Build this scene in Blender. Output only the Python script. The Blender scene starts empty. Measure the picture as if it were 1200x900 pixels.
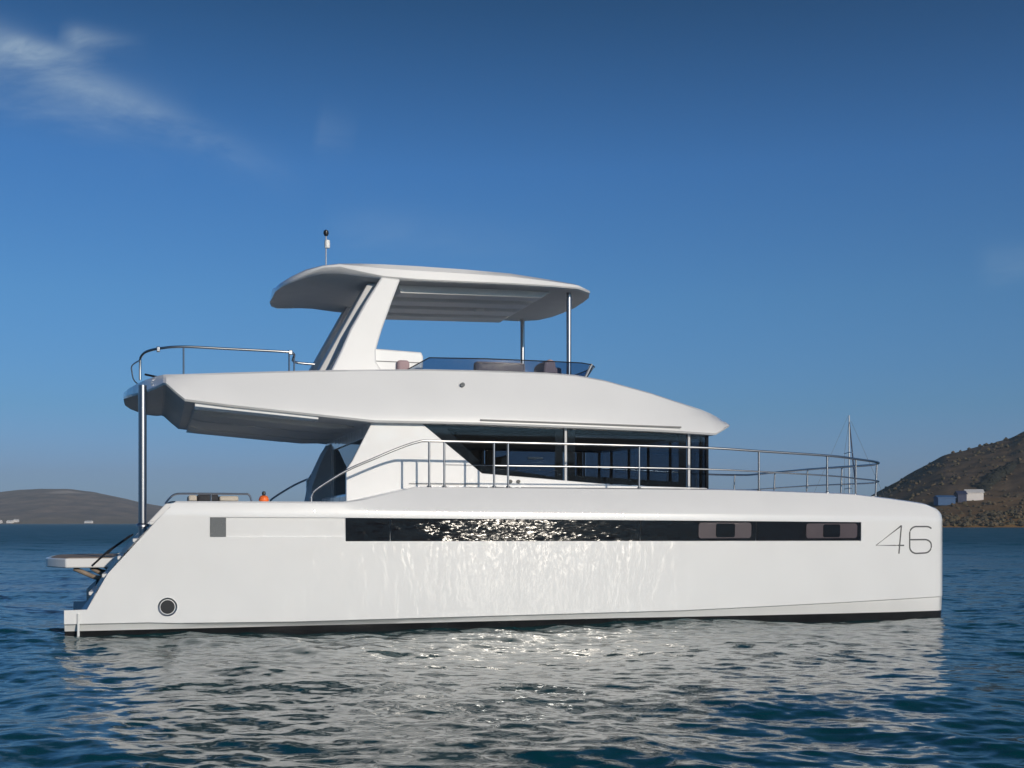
import bpy, bmesh, math, random
import numpy as np
from mathutils import Vector

R = math.radians
sc = bpy.context.scene
rnd = random.Random(4)

# ---------------------------------------------------------------- camera, sky, sun, exposure
CAM_H = 1.553                      # eye height above the sea
cam_data = bpy.data.cameras.new('camera')
cam = bpy.data.objects.new('camera', cam_data)
sc.collection.objects.link(cam)
cam.location = (0, 0, CAM_H)
cam.rotation_euler = (R(90), 0, 0)
cam_data.sensor_width = 36
cam_data.lens = 42.0
cam_data.shift_y = 163 / 1200
cam_data.clip_start = 0.1
cam_data.clip_end = 30000
sc.camera = cam

HAZE = .00016
SUN_EL, SUN_AZ = R(17), math.atan2(.561, -.828)      # azimuth clockwise from +Y
world = bpy.data.worlds.new('World')
sc.world = world
world.use_nodes = True
wn, wl = world.node_tree.nodes, world.node_tree.links
wn.clear()
w_out = wn.new('ShaderNodeOutputWorld')
w_bg = wn.new('ShaderNodeBackground')
w_bg.inputs['Strength'].default_value = 0.07
sky = wn.new('ShaderNodeTexSky')
sky.sky_type = 'NISHITA'
sky.sun_disc = False
sky.sun_elevation = SUN_EL
sky.sun_rotation = SUN_AZ
sky.altitude = 0
sky.air_density = 1.0
sky.dust_density = 0.6
sky.ozone_density = 2.5
# thin cirrus, laid out by direction on the sky itself
tc = wn.new('ShaderNodeTexCoord')
# clear maritime air: the sky's own colour is pulled towards a deeper blue by height above the horizon
w_sepz = wn.new('ShaderNodeSeparateXYZ')
wl.new(tc.outputs['Generated'], w_sepz.inputs[0])
w_ramp = wn.new('ShaderNodeValToRGB')
w_el = w_ramp.color_ramp.elements
w_stops = [(0.0, (.56, .90, 1.85)), (.042, (.48, .76, 1.58)), (.092, (.38, .77, 1.31)), (.181, (.38, .83, 1.29)), (.282, (.30, .76, 1.27)), (.40, (.12, .43, .71))]
w_el[0].position, w_el[0].color = w_stops[0][0], (*w_stops[0][1], 1)
w_el[1].position, w_el[1].color = w_stops[-1][0], (*w_stops[-1][1], 1)
for _p, _c in w_stops[1:-1]:
    w_el.new(_p).color = (*_c, 1)
wl.new(w_sepz.outputs['Z'], w_ramp.inputs[0])
w_hsv = wn.new('ShaderNodeMix')
w_hsv.data_type = 'RGBA'
w_hsv.blend_type = 'MULTIPLY'
w_hsv.clamp_result = False
w_hsv.inputs['Factor'].default_value = 1.0
wl.new(sky.outputs[0], w_hsv.inputs['A'])
wl.new(w_ramp.outputs[0], w_hsv.inputs['B'])


def wmath(op, a, b=None, c=None, clamp=False):
    n = wn.new('ShaderNodeMath')
    n.operation = op
    n.use_clamp = clamp
    for i, x in enumerate((a, b, c)):
        if x is None:
            continue
        if isinstance(x, (int, float)):
            n.inputs[i].default_value = x
        else:
            wl.new(x, n.inputs[i])
    return n.outputs[0]


sep = wn.new('ShaderNodeSeparateXYZ')
wl.new(tc.outputs['Generated'], sep.inputs[0])
az_x = wmath('DIVIDE', sep.outputs['X'], wmath('MAXIMUM', sep.outputs['Y'], 0.01))
el_z = wmath('DIVIDE', sep.outputs['Z'], wmath('MAXIMUM', sep.outputs['Y'], 0.01))
ahead = wmath('GREATER_THAN', sep.outputs['Y'], 0.2)
comb = wn.new('ShaderNodeCombineXYZ')
wl.new(az_x, comb.inputs[0])
wl.new(el_z, comb.inputs[1])
wnoise = wn.new('ShaderNodeTexNoise')
wnoise.inputs['Scale'].default_value = 15
wnoise.inputs['Detail'].default_value = 8
wnoise.inputs['Roughness'].default_value = 0.68
wnoise.inputs['Distortion'].default_value = 0.6
wmap = wn.new('ShaderNodeMapping')
wmap.inputs['Rotation'].default_value = (0, 0, R(25))
wmap.inputs['Scale'].default_value = (.45, 1.5, 1)
wl.new(comb.outputs[0], wmap.inputs['Vector'])
wl.new(wmap.outputs[0], wnoise.inputs['Vector'])
nz = wmath('MULTIPLY', wmath('SUBTRACT', wnoise.outputs['Fac'], 0.36, clamp=True), 2.6)


def streak(x0, y0, x1, y1, wid, amp, taper=1.0):
    """a wisp of cirrus between two directions (x/y and z/y slopes), softly fading to both sides and ends"""
    dx, dy = x1 - x0, y1 - y0
    L = math.hypot(dx, dy)
    tx = wmath('ADD', wmath('MULTIPLY', wmath('SUBTRACT', az_x, x0), dx / L / L),
               wmath('MULTIPLY', wmath('SUBTRACT', el_z, y0), dy / L / L))
    ty = wmath('ADD', wmath('MULTIPLY', wmath('SUBTRACT', az_x, x0), -dy / L),
               wmath('MULTIPLY', wmath('SUBTRACT', el_z, y0), dx / L))
    ty = wmath('ADD', ty, wmath('MULTIPLY', wmath('SUBTRACT', wnoise.outputs['Fac'], .5), wid * 1.3))
    cross = wmath('POWER', 2.718, wmath('MULTIPLY', wmath('MULTIPLY', ty, ty), -1 / (wid * wid)))
    along = wmath('MULTIPLY', wmath('SUBTRACT', 1.0, tx, clamp=True), 1.0)
    begin = wmath('MULTIPLY', wmath('ADD', tx, .25, clamp=True), 4.0, clamp=True)
    return wmath('MULTIPLY', wmath('MULTIPLY', wmath('MULTIPLY', cross, wmath('POWER', along, taper)), begin), amp)


c1 = streak(-.43, .405, -.165, .278, .014, .38, 0.7)
c2 = streak(-.43, .375, -.27, .33, .030, .26, .7)
c3 = streak(-.41, .400, -.34, .385, .008, .42, .7)
c5 = streak(-.365, .408, -.300, .398, .009, .45, 1.2)
c4 = streak(-.16, .325, -.13, .32, .02, .10, .5)
c6 = streak(-.12, .245, .05, .225, .02, .10, .6)
c7 = streak(.40, .215, .46, .225, .015, .14, .4)
tot = c1
for c in (c2, c3, c4, c5, c6, c7):
    tot = wmath('ADD', tot, c)
cl_fac = wmath('MULTIPLY', wmath('MULTIPLY', tot, wmath('ADD', wmath('MULTIPLY', nz, 1.1), .15)), ahead, clamp=True)
w_mix = wn.new('ShaderNodeMix')
w_mix.data_type = 'RGBA'
w_mix.inputs['B'].default_value = (6.5, 8.2, 9.6, 1)
wl.new(cl_fac, w_mix.inputs['Factor'])
wl.new(w_hsv.outputs['Result'], w_mix.inputs['A'])
wl.new(w_mix.outputs['Result'], w_bg.inputs['Color'])
wl.new(w_bg.outputs[0], w_out.inputs['Surface'])

sun_data = bpy.data.lights.new('sun', 'SUN')
sun_data.energy = 3.1
sun_data.angle = R(0.5)
sun_data.color = (1.0, 0.905, 0.775)
sun = bpy.data.objects.new('sun', sun_data)
sc.collection.objects.link(sun)
sun_dir = Vector((math.sin(SUN_AZ) * math.cos(SUN_EL), math.cos(SUN_AZ) * math.cos(SUN_EL), math.sin(SUN_EL)))
sun.rotation_euler = sun_dir.to_track_quat('Z', 'Y').to_euler()
sun.location = sun_dir * 60

vs = sc.view_settings
vs.view_transform = 'Standard'
vs.look = 'None'
vs.gamma = 1
vs.use_curve_mapping = False
vs.exposure = 0.0
sc.cycles.use_denoising = True
sc.cycles.sample_clamp_indirect = 6.0
sc.cycles.max_bounces = 8
sc.cycles.transparent_max_bounces = 24
sc.cycles.blur_glossy = 0.0


# ---------------------------------------------------------------- materials
def new_mat(name):
    m = bpy.data.materials.new(name)
    m.use_nodes = True
    return m, m.node_tree.nodes, m.node_tree.links, m.node_tree.nodes['Principled BSDF']


def mat(name, col, rough=.5, metal=0., coat=0., bump=0., bscale=20., var=0., vscale=3.):
    m, n, l, b = new_mat(name)
    b.inputs['Base Color'].default_value = (*col, 1)
    b.inputs['Roughness'].default_value = rough
    b.inputs['Metallic'].default_value = metal
    b.inputs['Coat Weight'].default_value = coat
    b.inputs['Coat Roughness'].default_value = .06
    t = n.new('ShaderNodeTexCoord')
    if var:
        z = n.new('ShaderNodeTexNoise')
        z.inputs['Scale'].default_value = vscale
        z.inputs['Detail'].default_value = 6
        l.new(t.outputs['Object'], z.inputs['Vector'])
        r = n.new('ShaderNodeMapRange')
        r.inputs['From Min'].default_value = .3
        r.inputs['From Max'].default_value = .7
        r.inputs['To Min'].default_value = 1 - var
        r.inputs['To Max'].default_value = 1 + var
        l.new(z.outputs['Fac'], r.inputs['Value'])
        x = n.new('ShaderNodeMix')
        x.data_type = 'RGBA'
        x.blend_type = 'MULTIPLY'
        x.inputs['Factor'].default_value = 1
        x.inputs['A'].default_value = (*col, 1)
        l.new(r.outputs[0], x.inputs['B'])
        l.new(x.outputs['Result'], b.inputs['Base Color'])
    if bump:
        z = n.new('ShaderNodeTexNoise')
        z.inputs['Scale'].default_value = bscale
        z.inputs['Detail'].default_value = 3
        l.new(t.outputs['Object'], z.inputs['Vector'])
        bp = n.new('ShaderNodeBump')
        bp.inputs['Strength'].default_value = bump
        bp.inputs['Distance'].default_value = .02
        l.new(z.outputs['Fac'], bp.inputs['Height'])
        l.new(bp.outputs[0], b.inputs['Normal'])
    return m


def glass(name, tint, rough=.02):
    """thin tinted pane: straight-through tint with a mirror sheen on top"""
    m, n, l, b = new_mat(name)
    n.remove(b)
    out = n['Material Output']
    tr = n.new('ShaderNodeBsdfTransparent')
    tr.inputs[0].default_value = (*tint, 1)
    gl = n.new('ShaderNodeBsdfGlossy')
    gl.inputs['Roughness'].default_value = rough
    geo = n.new('ShaderNodeNewGeometry')
    dt = n.new('ShaderNodeVectorMath')
    dt.operation = 'DOT_PRODUCT'
    l.new(geo.outputs['Normal'], dt.inputs[0])
    l.new(geo.outputs['Incoming'], dt.inputs[1])

    def mth(op, a, b_):
        k = n.new('ShaderNodeMath')
        k.operation = op
        for q, x in enumerate((a, b_)):
            if isinstance(x, (int, float)):
                k.inputs[q].default_value = x
            else:
                l.new(x, k.inputs[q])
        return k.outputs[0]
    refl = mth('ADD', mth('MULTIPLY', mth('POWER', mth('SUBTRACT', 1.0, mth('ABSOLUTE', dt.outputs['Value'], 0)), 5.0), .95), .035)
    mx = n.new('ShaderNodeMixShader')
    l.new(refl, mx.inputs[0])
    l.new(tr.outputs[0], mx.inputs[1])
    l.new(gl.outputs[0], mx.inputs[2])
    l.new(mx.outputs[0], out.inputs['Surface'])
    return m


M = {}
M['gelcoat'] = mat('white_gelcoat', (.80, .79, .775), .34, 0, .15, bump=.05, bscale=1.6, var=.02, vscale=1.5)
_g = M['gelcoat'].node_tree
_b = _g.nodes['Principled BSDF']
_b.inputs['Coat Weight'].default_value = 1.0
_b.inputs['Coat Roughness'].default_value = .05
_t = _g.nodes.new('ShaderNodeTexCoord')
_m = _g.nodes.new('ShaderNodeMapping')
_m.inputs['Scale'].default_value = (1.5, 1.0, .55)
_z = _g.nodes.new('ShaderNodeTexNoise')
_z.inputs['Scale'].default_value = 4.0
_z.inputs['Detail'].default_value = 2
_p = _g.nodes.new('ShaderNodeBump')
_p.inputs['Strength'].default_value = .70
_p.inputs['Distance'].default_value = .02
_g.links.new(_t.outputs['Object'], _m.inputs['Vector'])
_g.links.new(_m.outputs[0], _z.inputs['Vector'])
_g.links.new(_z.outputs['Fac'], _p.inputs['Height'])
_g.links.new(_p.outputs[0], _b.inputs['Coat Normal'])
M['polesteel'] = mat('satin_steel', (.36, .37, .39), .34, 1.0)
M['cream'] = mat('white_nonskid', (.74, .73, .71), .5, bump=.1, bscale=120)
M['antifoul'] = mat('black_antifouling', (.012, .012, .014), .45, var=.3, vscale=6)
M['steel'] = mat('stainless_steel', (.42, .42, .43), .28, 1.0)
M['groove'] = mat('seam_and_groove_shade', (.22, .22, .22), .6)  # seam lines, and the strip that paints shade in the roof groove
M['vent'] = mat('grey_vent_mesh', (.16, .17, .175), .6, bump=.6, bscale=90)
M['black'] = mat('black_plastic', (.015, .015, .017), .35)
M['hullglass'] = mat('black_acrylic', (.010, .009, .010), .012, 0, 0, bump=.02, bscale=2.0)
M['frame'] = mat('black_window_frame', (.012, .012, .014), .25)
M['hatch'] = mat('mauve_blind', (.072, .055, .064), .35, var=.06)
M['hatchdark'] = mat('smoked_hatch', (.012, .010, .011), .012)
M['mark'] = mat('grey_lettering', (.10, .10, .10), .5)
M['cabinglass'] = glass('smoked_glass', (.53, .58, .63))
M['screenglass'] = glass('blue_acrylic', (.33, .40, .50))
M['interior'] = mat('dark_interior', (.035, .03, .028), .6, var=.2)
M['wood'] = mat('brown_joinery', (.10, .06, .04), .4, var=.25)
M['cushion'] = mat('mauve_cushion', (.42, .30, .31), .8, bump=.15, bscale=60, var=.06)
M['beige'] = mat('beige_cushion', (.50, .44, .36), .8, bump=.15, bscale=60)
M['charcoal'] = mat('charcoal_cushion', (.03, .03, .035), .8, bump=.15, bscale=60)
M['orange'] = mat('orange_plastic', (.85, .16, .03), .45, var=.1)
M['teak'] = mat('grey_teak', (.26, .20, .15), .7, var=.2, vscale=12)
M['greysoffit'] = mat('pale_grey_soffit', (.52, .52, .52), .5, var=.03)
M['mattgrey'] = mat('matt_grey', (.48, .49, .495), .85, var=.04)  # aft underside grey; on the white wing panel it stands in for shade
M['mattgrey2'] = mat('light_matt_grey', (.50, .50, .49), .85, var=.04)  # lighter grey of the soffit panels and hardtop underside
M['sailwhite'] = mat('painted_white', (.75, .75, .73), .4)
M['sailblue'] = mat('navy_canvas', (.02, .035, .09), .8)
M['alloy'] = mat('mast_alloy', (.52, .53, .54), .4, .3)


# ---------------------------------------------------------------- scene tree helpers
def prop(o, label=None, cat=None, group=None, kind=None):
    if label: o['label'] = label
    if cat: o['category'] = cat
    if group: o['group'] = group
    if kind: o['kind'] = kind
    return o


def empty(name, loc, rz=0.0):
    o = bpy.data.objects.new(name, None)
    o.empty_display_size = .3
    sc.collection.objects.link(o)
    o.location = loc
    o.rotation_euler = (0, 0, rz)
    return o


def link_mesh(name, verts, faces, mats, parent=None, mi=None, smooth=35, bevel=0., weld=True, solid=0.):
    me = bpy.data.meshes.new(name)
    bm = bmesh.new()
    vv = [bm.verts.new(p) for p in verts]
    for k, f in enumerate(faces):
        try:
            bf = bm.faces.new([vv[i] for i in f])
        except ValueError:
            continue
        if mi is not None:
            bf.material_index = mi[k]
    if weld:
        bmesh.ops.remove_doubles(bm, verts=bm.verts, dist=1e-5)
    bmesh.ops.recalc_face_normals(bm, faces=bm.faces)
    for e in bm.edges:
        if len(e.link_faces) == 2:
            e.smooth = e.calc_face_angle(0) < R(smooth)
        else:
            e.smooth = False
    for f in bm.faces:
        f.smooth = True
    bm.to_mesh(me)
    bm.free()
    for m in (mats if isinstance(mats, (list, tuple)) else [mats]):
        me.materials.append(m)
    o = bpy.data.objects.new(name, me)
    sc.collection.objects.link(o)
    if parent: o.parent = parent
    if solid:
        s = o.modifiers.new('thickness', 'SOLIDIFY')
        s.thickness = solid
        s.offset = 0
    if bevel:
        b = o.modifiers.new('bevel', 'BEVEL')
        b.width = bevel
        b.segments = 3
        b.limit_method = 'ANGLE'
        b.angle_limit = R(35)
    return o


class MB:
    """collects shapes for ONE mesh"""
    def __init__(self):
        self.v, self.f, self.m = [], [], []

    def add(self, v, f, m=0):
        b = len(self.v)
        self.v += [tuple(p) for p in v]
        self.f += [tuple(i + b for i in q) for q in f]
        self.m += [m] * len(f)
        return self

    def box(self, lo, hi, m=0):
        (a, b, c), (d, e, g) = lo, hi
        return self.add([(a, b, c), (d, b, c), (d, e, c), (a, e, c), (a, b, g), (d, b, g), (d, e, g), (a, e, g)],
                        [(0, 3, 2, 1), (4, 5, 6, 7), (0, 1, 5, 4), (1, 2, 6, 5), (2, 3, 7, 6), (3, 0, 4, 7)], m)

    def prism(self, pts, y0, y1, m=0, dy=None):
        """polygon in (x,z), pushed from y0 to y1"""
        n = len(pts)
        g = dy or (lambda x, z: 0.)
        v = [(x, y0 + g(x, z), z) for x, z in pts] + [(x, y1 + g(x, z), z) for x, z in pts]
        return self.add(v, [tuple(range(n)), tuple(range(2 * n - 1, n - 1, -1))] +
                        [(i, i + n, (i + 1) % n + n, (i + 1) % n) for i in range(n)], m)

    def slab(self, pts, z0, z1, m=0):
        """polygon in plan (x,y), pushed from z0 to z1"""
        n = len(pts)
        v = [(x, y, z0) for x, y in pts] + [(x, y, z1) for x, y in pts]
        return self.add(v, [tuple(range(n)), tuple(range(2 * n - 1, n - 1, -1))] +
                        [(i, i + n, (i + 1) % n + n, (i + 1) % n) for i in range(n)], m)

    def tube(self, path, r, seg=10, m=0, r1=None):
        P_ = [Vector(p) for p in path]
        n = len(P_)
        rings = []
        for i, p in enumerate(P_):
            t = (P_[min(i + 1, n - 1)] - P_[max(i - 1, 0)]).normalized()
            up = Vector((0, 0, 1)) if abs(t.z) < .9 else Vector((1, 0, 0))
            a = t.cross(up).normalized()
            b = t.cross(a)
            rr = r if r1 is None else r + (r1 - r) * i / max(1, n - 1)
            rings.append([p + (a * math.cos(k * 2 * math.pi / seg) + b * math.sin(k * 2 * math.pi / seg)) * rr for k in range(seg)])
        v = [q for g in rings for q in g]
        f = [(i * seg + k, i * seg + (k + 1) % seg, (i + 1) * seg + (k + 1) % seg, (i + 1) * seg + k)
             for i in range(n - 1) for k in range(seg)]
        f += [tuple(range(seg)), tuple((n - 1) * seg + k for k in range(seg))]
        return self.add(v, f, m)

    def loft(self, rings, m=0, cap=True, mfun=None, closed=True):
        n = len(rings[0])
        b = len(self.v)
        self.v += [tuple(p) for g in rings for p in g]
        for i in range(len(rings) - 1):
            for k in range(n if closed else n - 1):
                q = (b + i * n + k, b + i * n + (k + 1) % n, b + (i + 1) * n + (k + 1) % n, b + (i + 1) * n + k)
                self.f.append(q)
                self.m.append(mfun(i, k) if mfun else m)
        if cap:
            for i in (0, len(rings) - 1):
                self.f.append(tuple(b + i * n + k for k in range(n)))
                self.m.append(m)
        return self

    def lathe(self, prof, c, seg=20, m=0, axis='z'):
        rings = []
        for k in range(seg):
            a = 2 * math.pi * k / seg
            g = []
            for r, z in prof:
                if axis == 'z':
                    g.append((c[0] + r * math.cos(a), c[1] + r * math.sin(a), c[2] + z))
                else:
                    g.append((c[0] + r * math.cos(a), c[1] + z, c[2] + r * math.sin(a)))
            rings.append(g)
        rings.append(rings[0])
        return self.loft(rings, m, cap=False, closed=False)

    def build(self, name, mats, parent=None, **k):
        return link_mesh(name, self.v, self.f, mats, parent, self.m, **k)


def lerp(x, tab):
    xs = [t[0] for t in tab]
    return float(np.interp(x, xs, [t[1] for t in tab]))


def smooth_path(pts, n=6):
    """Catmull-Rom through the points"""
    P_ = [Vector(p) for p in pts]
    out = []
    for i in range(len(P_) - 1):
        p0, p1, p2, p3 = P_[max(i - 1, 0)], P_[i], P_[i + 1], P_[min(i + 2, len(P_) - 1)]
        for k in range(n):
            t = k / n
            out.append(.5 * ((2 * p1) + (p2 - p0) * t + (2 * p0 - 5 * p1 + 4 * p2 - p3) * t * t + (3 * p1 - p0 - 3 * p2 + p3) * t ** 3))
    out.append(P_[-1])
    return out


# ================================================================ SEA
def build_sea():
    g = np.random.default_rng(11)
    front = np.linspace(-R(40), R(85), 1250)
    rest = np.linspace(R(85), R(320), 110)[1:-1]
    ang = np.concatenate([front, rest])
    rad = [0.6]
    while rad[-1] < 5200:
        r = rad[-1]
        rad.append(r * (1.0036 if 5 < r < 24 else 1.0055 if 4 < r < 45 else 1.012 if r < 120 else 1.05))
    rad = np.array(rad)
    A, Rr = np.meshgrid(ang, rad)
    X = Rr * np.sin(A)
    Y = Rr * np.cos(A)
    dr = np.gradient(rad)[:, None] * np.ones_like(A)
    da = np.gradient(ang)
    da = np.where(ang < R(84.9), np.abs(da), .037)
    cell = np.maximum(dr * .8, Rr * da[None, :])
    Z = np.zeros_like(X)
    DX = np.zeros_like(X)
    DY = np.zeros_like(X)
    N = 115
    for i in range(N):
        lam = math.exp(g.uniform(math.log(.15), math.log(2.1)) if i < 90 else g.uniform(math.log(2.1), math.log(8.0)))
        th = R(205) + g.normal(0, R(42))
        k = 2 * math.pi / lam
        kx, ky = k * math.sin(th), k * math.cos(th)
        slope = .0185 * (0.75 + .5 * g.random()) * (1.0 if lam < 1.6 else .65)
        a = slope / k
        ph = g.uniform(0, 6.283)
        att = np.clip((lam / cell - 3.0) / 4.0, 0, 1)
        arg = kx * X + ky * Y + ph
        s, c = np.sin(arg), np.cos(arg)
        Z += a * att * c
        DX -= .9 * a * att * s * math.sin(th)
        DY -= .9 * a * att * s * math.cos(th)
    # patches of stronger and weaker ripple
    patch = .80 + .25 * np.sin(X * .23 + 1.1 * np.sin(Y * .19)) * np.sin(Y * .31 + .7)
    Z *= patch
    V = np.stack([X + DX * patch, Y + DY * patch, Z], -1).reshape(-1, 3)
    nr, na = X.shape
    i, j = np.meshgrid(np.arange(nr - 1), np.arange(na), indexing='ij')
    j2 = (j + 1) % na
    Fq = np.stack([i * na + j, (i + 1) * na + j, (i + 1) * na + j2, i * na + j2], -1).reshape(-1, 4)
    c = len(V)
    V = np.vstack([V, [[0, 0, 0]]])
    me = bpy.data.meshes.new('sea_water')
    nq = len(Fq)
    tri = np.stack([np.full(na, c), np.arange(na), (np.arange(na) + 1) % na], -1)
    me.vertices.add(len(V))
    me.vertices.foreach_set('co', V.astype(np.float32).ravel())
    loops = np.concatenate([Fq.ravel(), tri.ravel()])
    me.loops.add(len(loops))
    me.loops.foreach_set('vertex_index', loops.astype(np.int32))
    me.polygons.add(nq + na)
    st = np.concatenate([np.arange(nq) * 4, nq * 4 + np.arange(na) * 3])
    me.polygons.foreach_set('loop_start', st.astype(np.int32))
    me.polygons.foreach_set('use_smooth', np.ones(nq + na, bool))
    me.update(calc_edges=True)
    me.validate()
    if me.polygons[0].normal.z < 0:
        me.flip_normals()
    m, n, l, b = new_mat('sea_water')
    b.inputs['Base Color'].default_value = (.002, .054, .062, 1)
    b.inputs['Roughness'].default_value = .10
    b.inputs['IOR'].default_value = 1.333
    b.inputs['Specular IOR Level'].default_value = .36
    geo = n.new('ShaderNodeNewGeometry')
    mp = n.new('ShaderNodeMapping')
    mp.inputs['Rotation'].default_value = (0, 0, R(25))
    mp.inputs['Scale'].default_value = (.62, 1, 1)
    l.new(geo.outputs['Position'], mp.inputs['Vector'])
    # ripples finer than the mesh: facets tilted at random, stronger with distance where the mesh no longer carries the chop
    ln = n.new('ShaderNodeVectorMath')
    ln.operation = 'LENGTH'
    l.new(geo.outputs['Position'], ln.inputs[0])

    def ripple(scale, detail, d0, d1, k0, k1):
        z = n.new('ShaderNodeTexNoise')
        z.inputs['Scale'].default_value = scale
        z.inputs['Detail'].default_value = detail
        z.inputs['Roughness'].default_value = .55
        l.new(mp.outputs[0], z.inputs['Vector'])
        f = n.new('ShaderNodeMapRange')
        for nm, x in (('From Min', d0), ('From Max', d1), ('To Min', k0), ('To Max', k1)):
            f.inputs[nm].default_value = x
        l.new(ln.outputs['Value'], f.inputs['Value'])
        su = n.new('ShaderNodeVectorMath')
        su.operation = 'SUBTRACT'
        su.inputs[1].default_value = (.5, .5, .5)
        l.new(z.outputs['Color'], su.inputs[0])
        mu = n.new('ShaderNodeVectorMath')
        mu.operation = 'MULTIPLY'
        mu.inputs[1].default_value = (1, 1, 0)
        l.new(su.outputs[0], mu.inputs[0])
        sc_ = n.new('ShaderNodeVectorMath')
        sc_.operation = 'SCALE'
        l.new(mu.outputs[0], sc_.inputs[0])
        l.new(f.outputs[0], sc_.inputs['Scale'])
        return sc_.outputs[0]

    rg = n.new('ShaderNodeMapRange')
    for nm, x in (('From Min', 14), ('From Max', 110), ('To Min', .10), ('To Max', .40)):
        rg.inputs[nm].default_value = x
    l.new(ln.outputs['Value'], rg.inputs['Value'])
    l.new(rg.outputs[0], b.inputs['Roughness'])
    acc = geo.outputs['Normal']
    for r_ in (ripple(6.5, 4, 8, 60, .55, .7), ripple(.8, 3, 20, 90, .0, .9)):
        ad = n.new('ShaderNodeVectorMath')
        ad.operation = 'ADD'
        l.new(acc, ad.inputs[0])
        l.new(r_, ad.inputs[1])
        acc = ad.outputs[0]
    no = n.new('ShaderNodeVectorMath')
    no.operation = 'NORMALIZE'
    l.new(acc, no.inputs[0])
    l.new(no.outputs[0], b.inputs['Normal'])
    me.materials.append(m)
    o = bpy.data.objects.new('sea_water', me)
    sc.collection.objects.link(o)
    prop(o, 'deep blue choppy sea water around the white catamaran', 'water', kind='structure')


build_sea()


# ================================================================ HILLS
def px(x, y):
    """photo direction -> (x/y, z/y) slopes, used only to survey the hill lines"""
    return (x - 600) / 1400, (613 - y) / 1400


def vnoise(x, y, seed):
    g = np.random.default_rng(seed)
    tab = g.random((256, 256))
    xi, yi = np.floor(x).astype(int), np.floor(y).astype(int)
    fx, fy = x - xi, y - yi
    fx, fy = fx * fx * (3 - 2 * fx), fy * fy * (3 - 2 * fy)
    t = lambda a, b: tab[a % 256, b % 256]
    return (t(xi, yi) * (1 - fx) + t(xi + 1, yi) * fx) * (1 - fy) + (t(xi, yi + 1) * (1 - fx) + t(xi + 1, yi + 1) * fx) * fy


def fbm(x, y, seed, o=5):
    s, a = 0, .5
    for k in range(o):
        s = s + a * vnoise(x * 2 ** k, y * 2 ** k, seed + k)
        a *= .5
    return s - .48


def hill(name, label, ridge, d_shore, d_ridge, d_back, prof, mat_, na=240, ns=90, rough=1., seed=5, scale=30.):
    a = np.linspace(ridge[0][0], ridge[-1][0], na)
    H = np.interp(a, [r[0] for r in ridge], [r[1] for r in ridge])
    s = np.linspace(0, 1.6, ns)
    A, S = np.meshgrid(a, s)
    D = np.where(S <= 1, d_shore + (d_ridge - d_shore) * S, d_ridge + (d_back - d_ridge) * (S - 1) / .6)
    X, Y = A * D, D
    top = H[None, :] * d_ridge + 1.5
    f = np.interp(S, [p[0] for p in prof], [p[1] for p in prof])
    nz_ = fbm(X / scale, Y / scale, seed)
    edge = np.clip(np.minimum(A - a[0], a[-1] - A) / .03, 0, 1)
    Z = top * f * np.clip(edge * 3, 0, 1) + nz_ * rough * np.clip(S * 6, 0, 1) * edge - .8 * (S < .004)
    V = np.stack([X, Y, Z], -1).reshape(-1, 3)
    i, j = np.meshgrid(np.arange(ns - 1), np.arange(na - 1), indexing='ij')
    Fq = np.stack([i * na + j, i * na + j + 1, (i + 1) * na + j + 1, (i + 1) * na + j], -1).reshape(-1, 4)
    me = bpy.data.meshes.new(name)
    me.from_pydata(V.tolist(), [], Fq.tolist())
    me.polygons.foreach_set('use_smooth', np.ones(len(me.polygons), bool))
    me.materials.append(mat_)
    o = bpy.data.objects.new(name, me)
    sc.collection.objects.link(o)
    prop(o, label, 'hill', kind='structure')

    def ground(aa, ss):
        d = d_shore + (d_ridge - d_shore) * ss
        ia = int(round((aa - a[0]) / (a[-1] - a[0]) * (na - 1)))
        is_ = int(round(ss / 1.6 * (ns - 1)))
        return Vector((aa * d, d, float(Z[min(is_, ns - 1), min(max(ia, 0), na - 1)])))
    return o, ground


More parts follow.
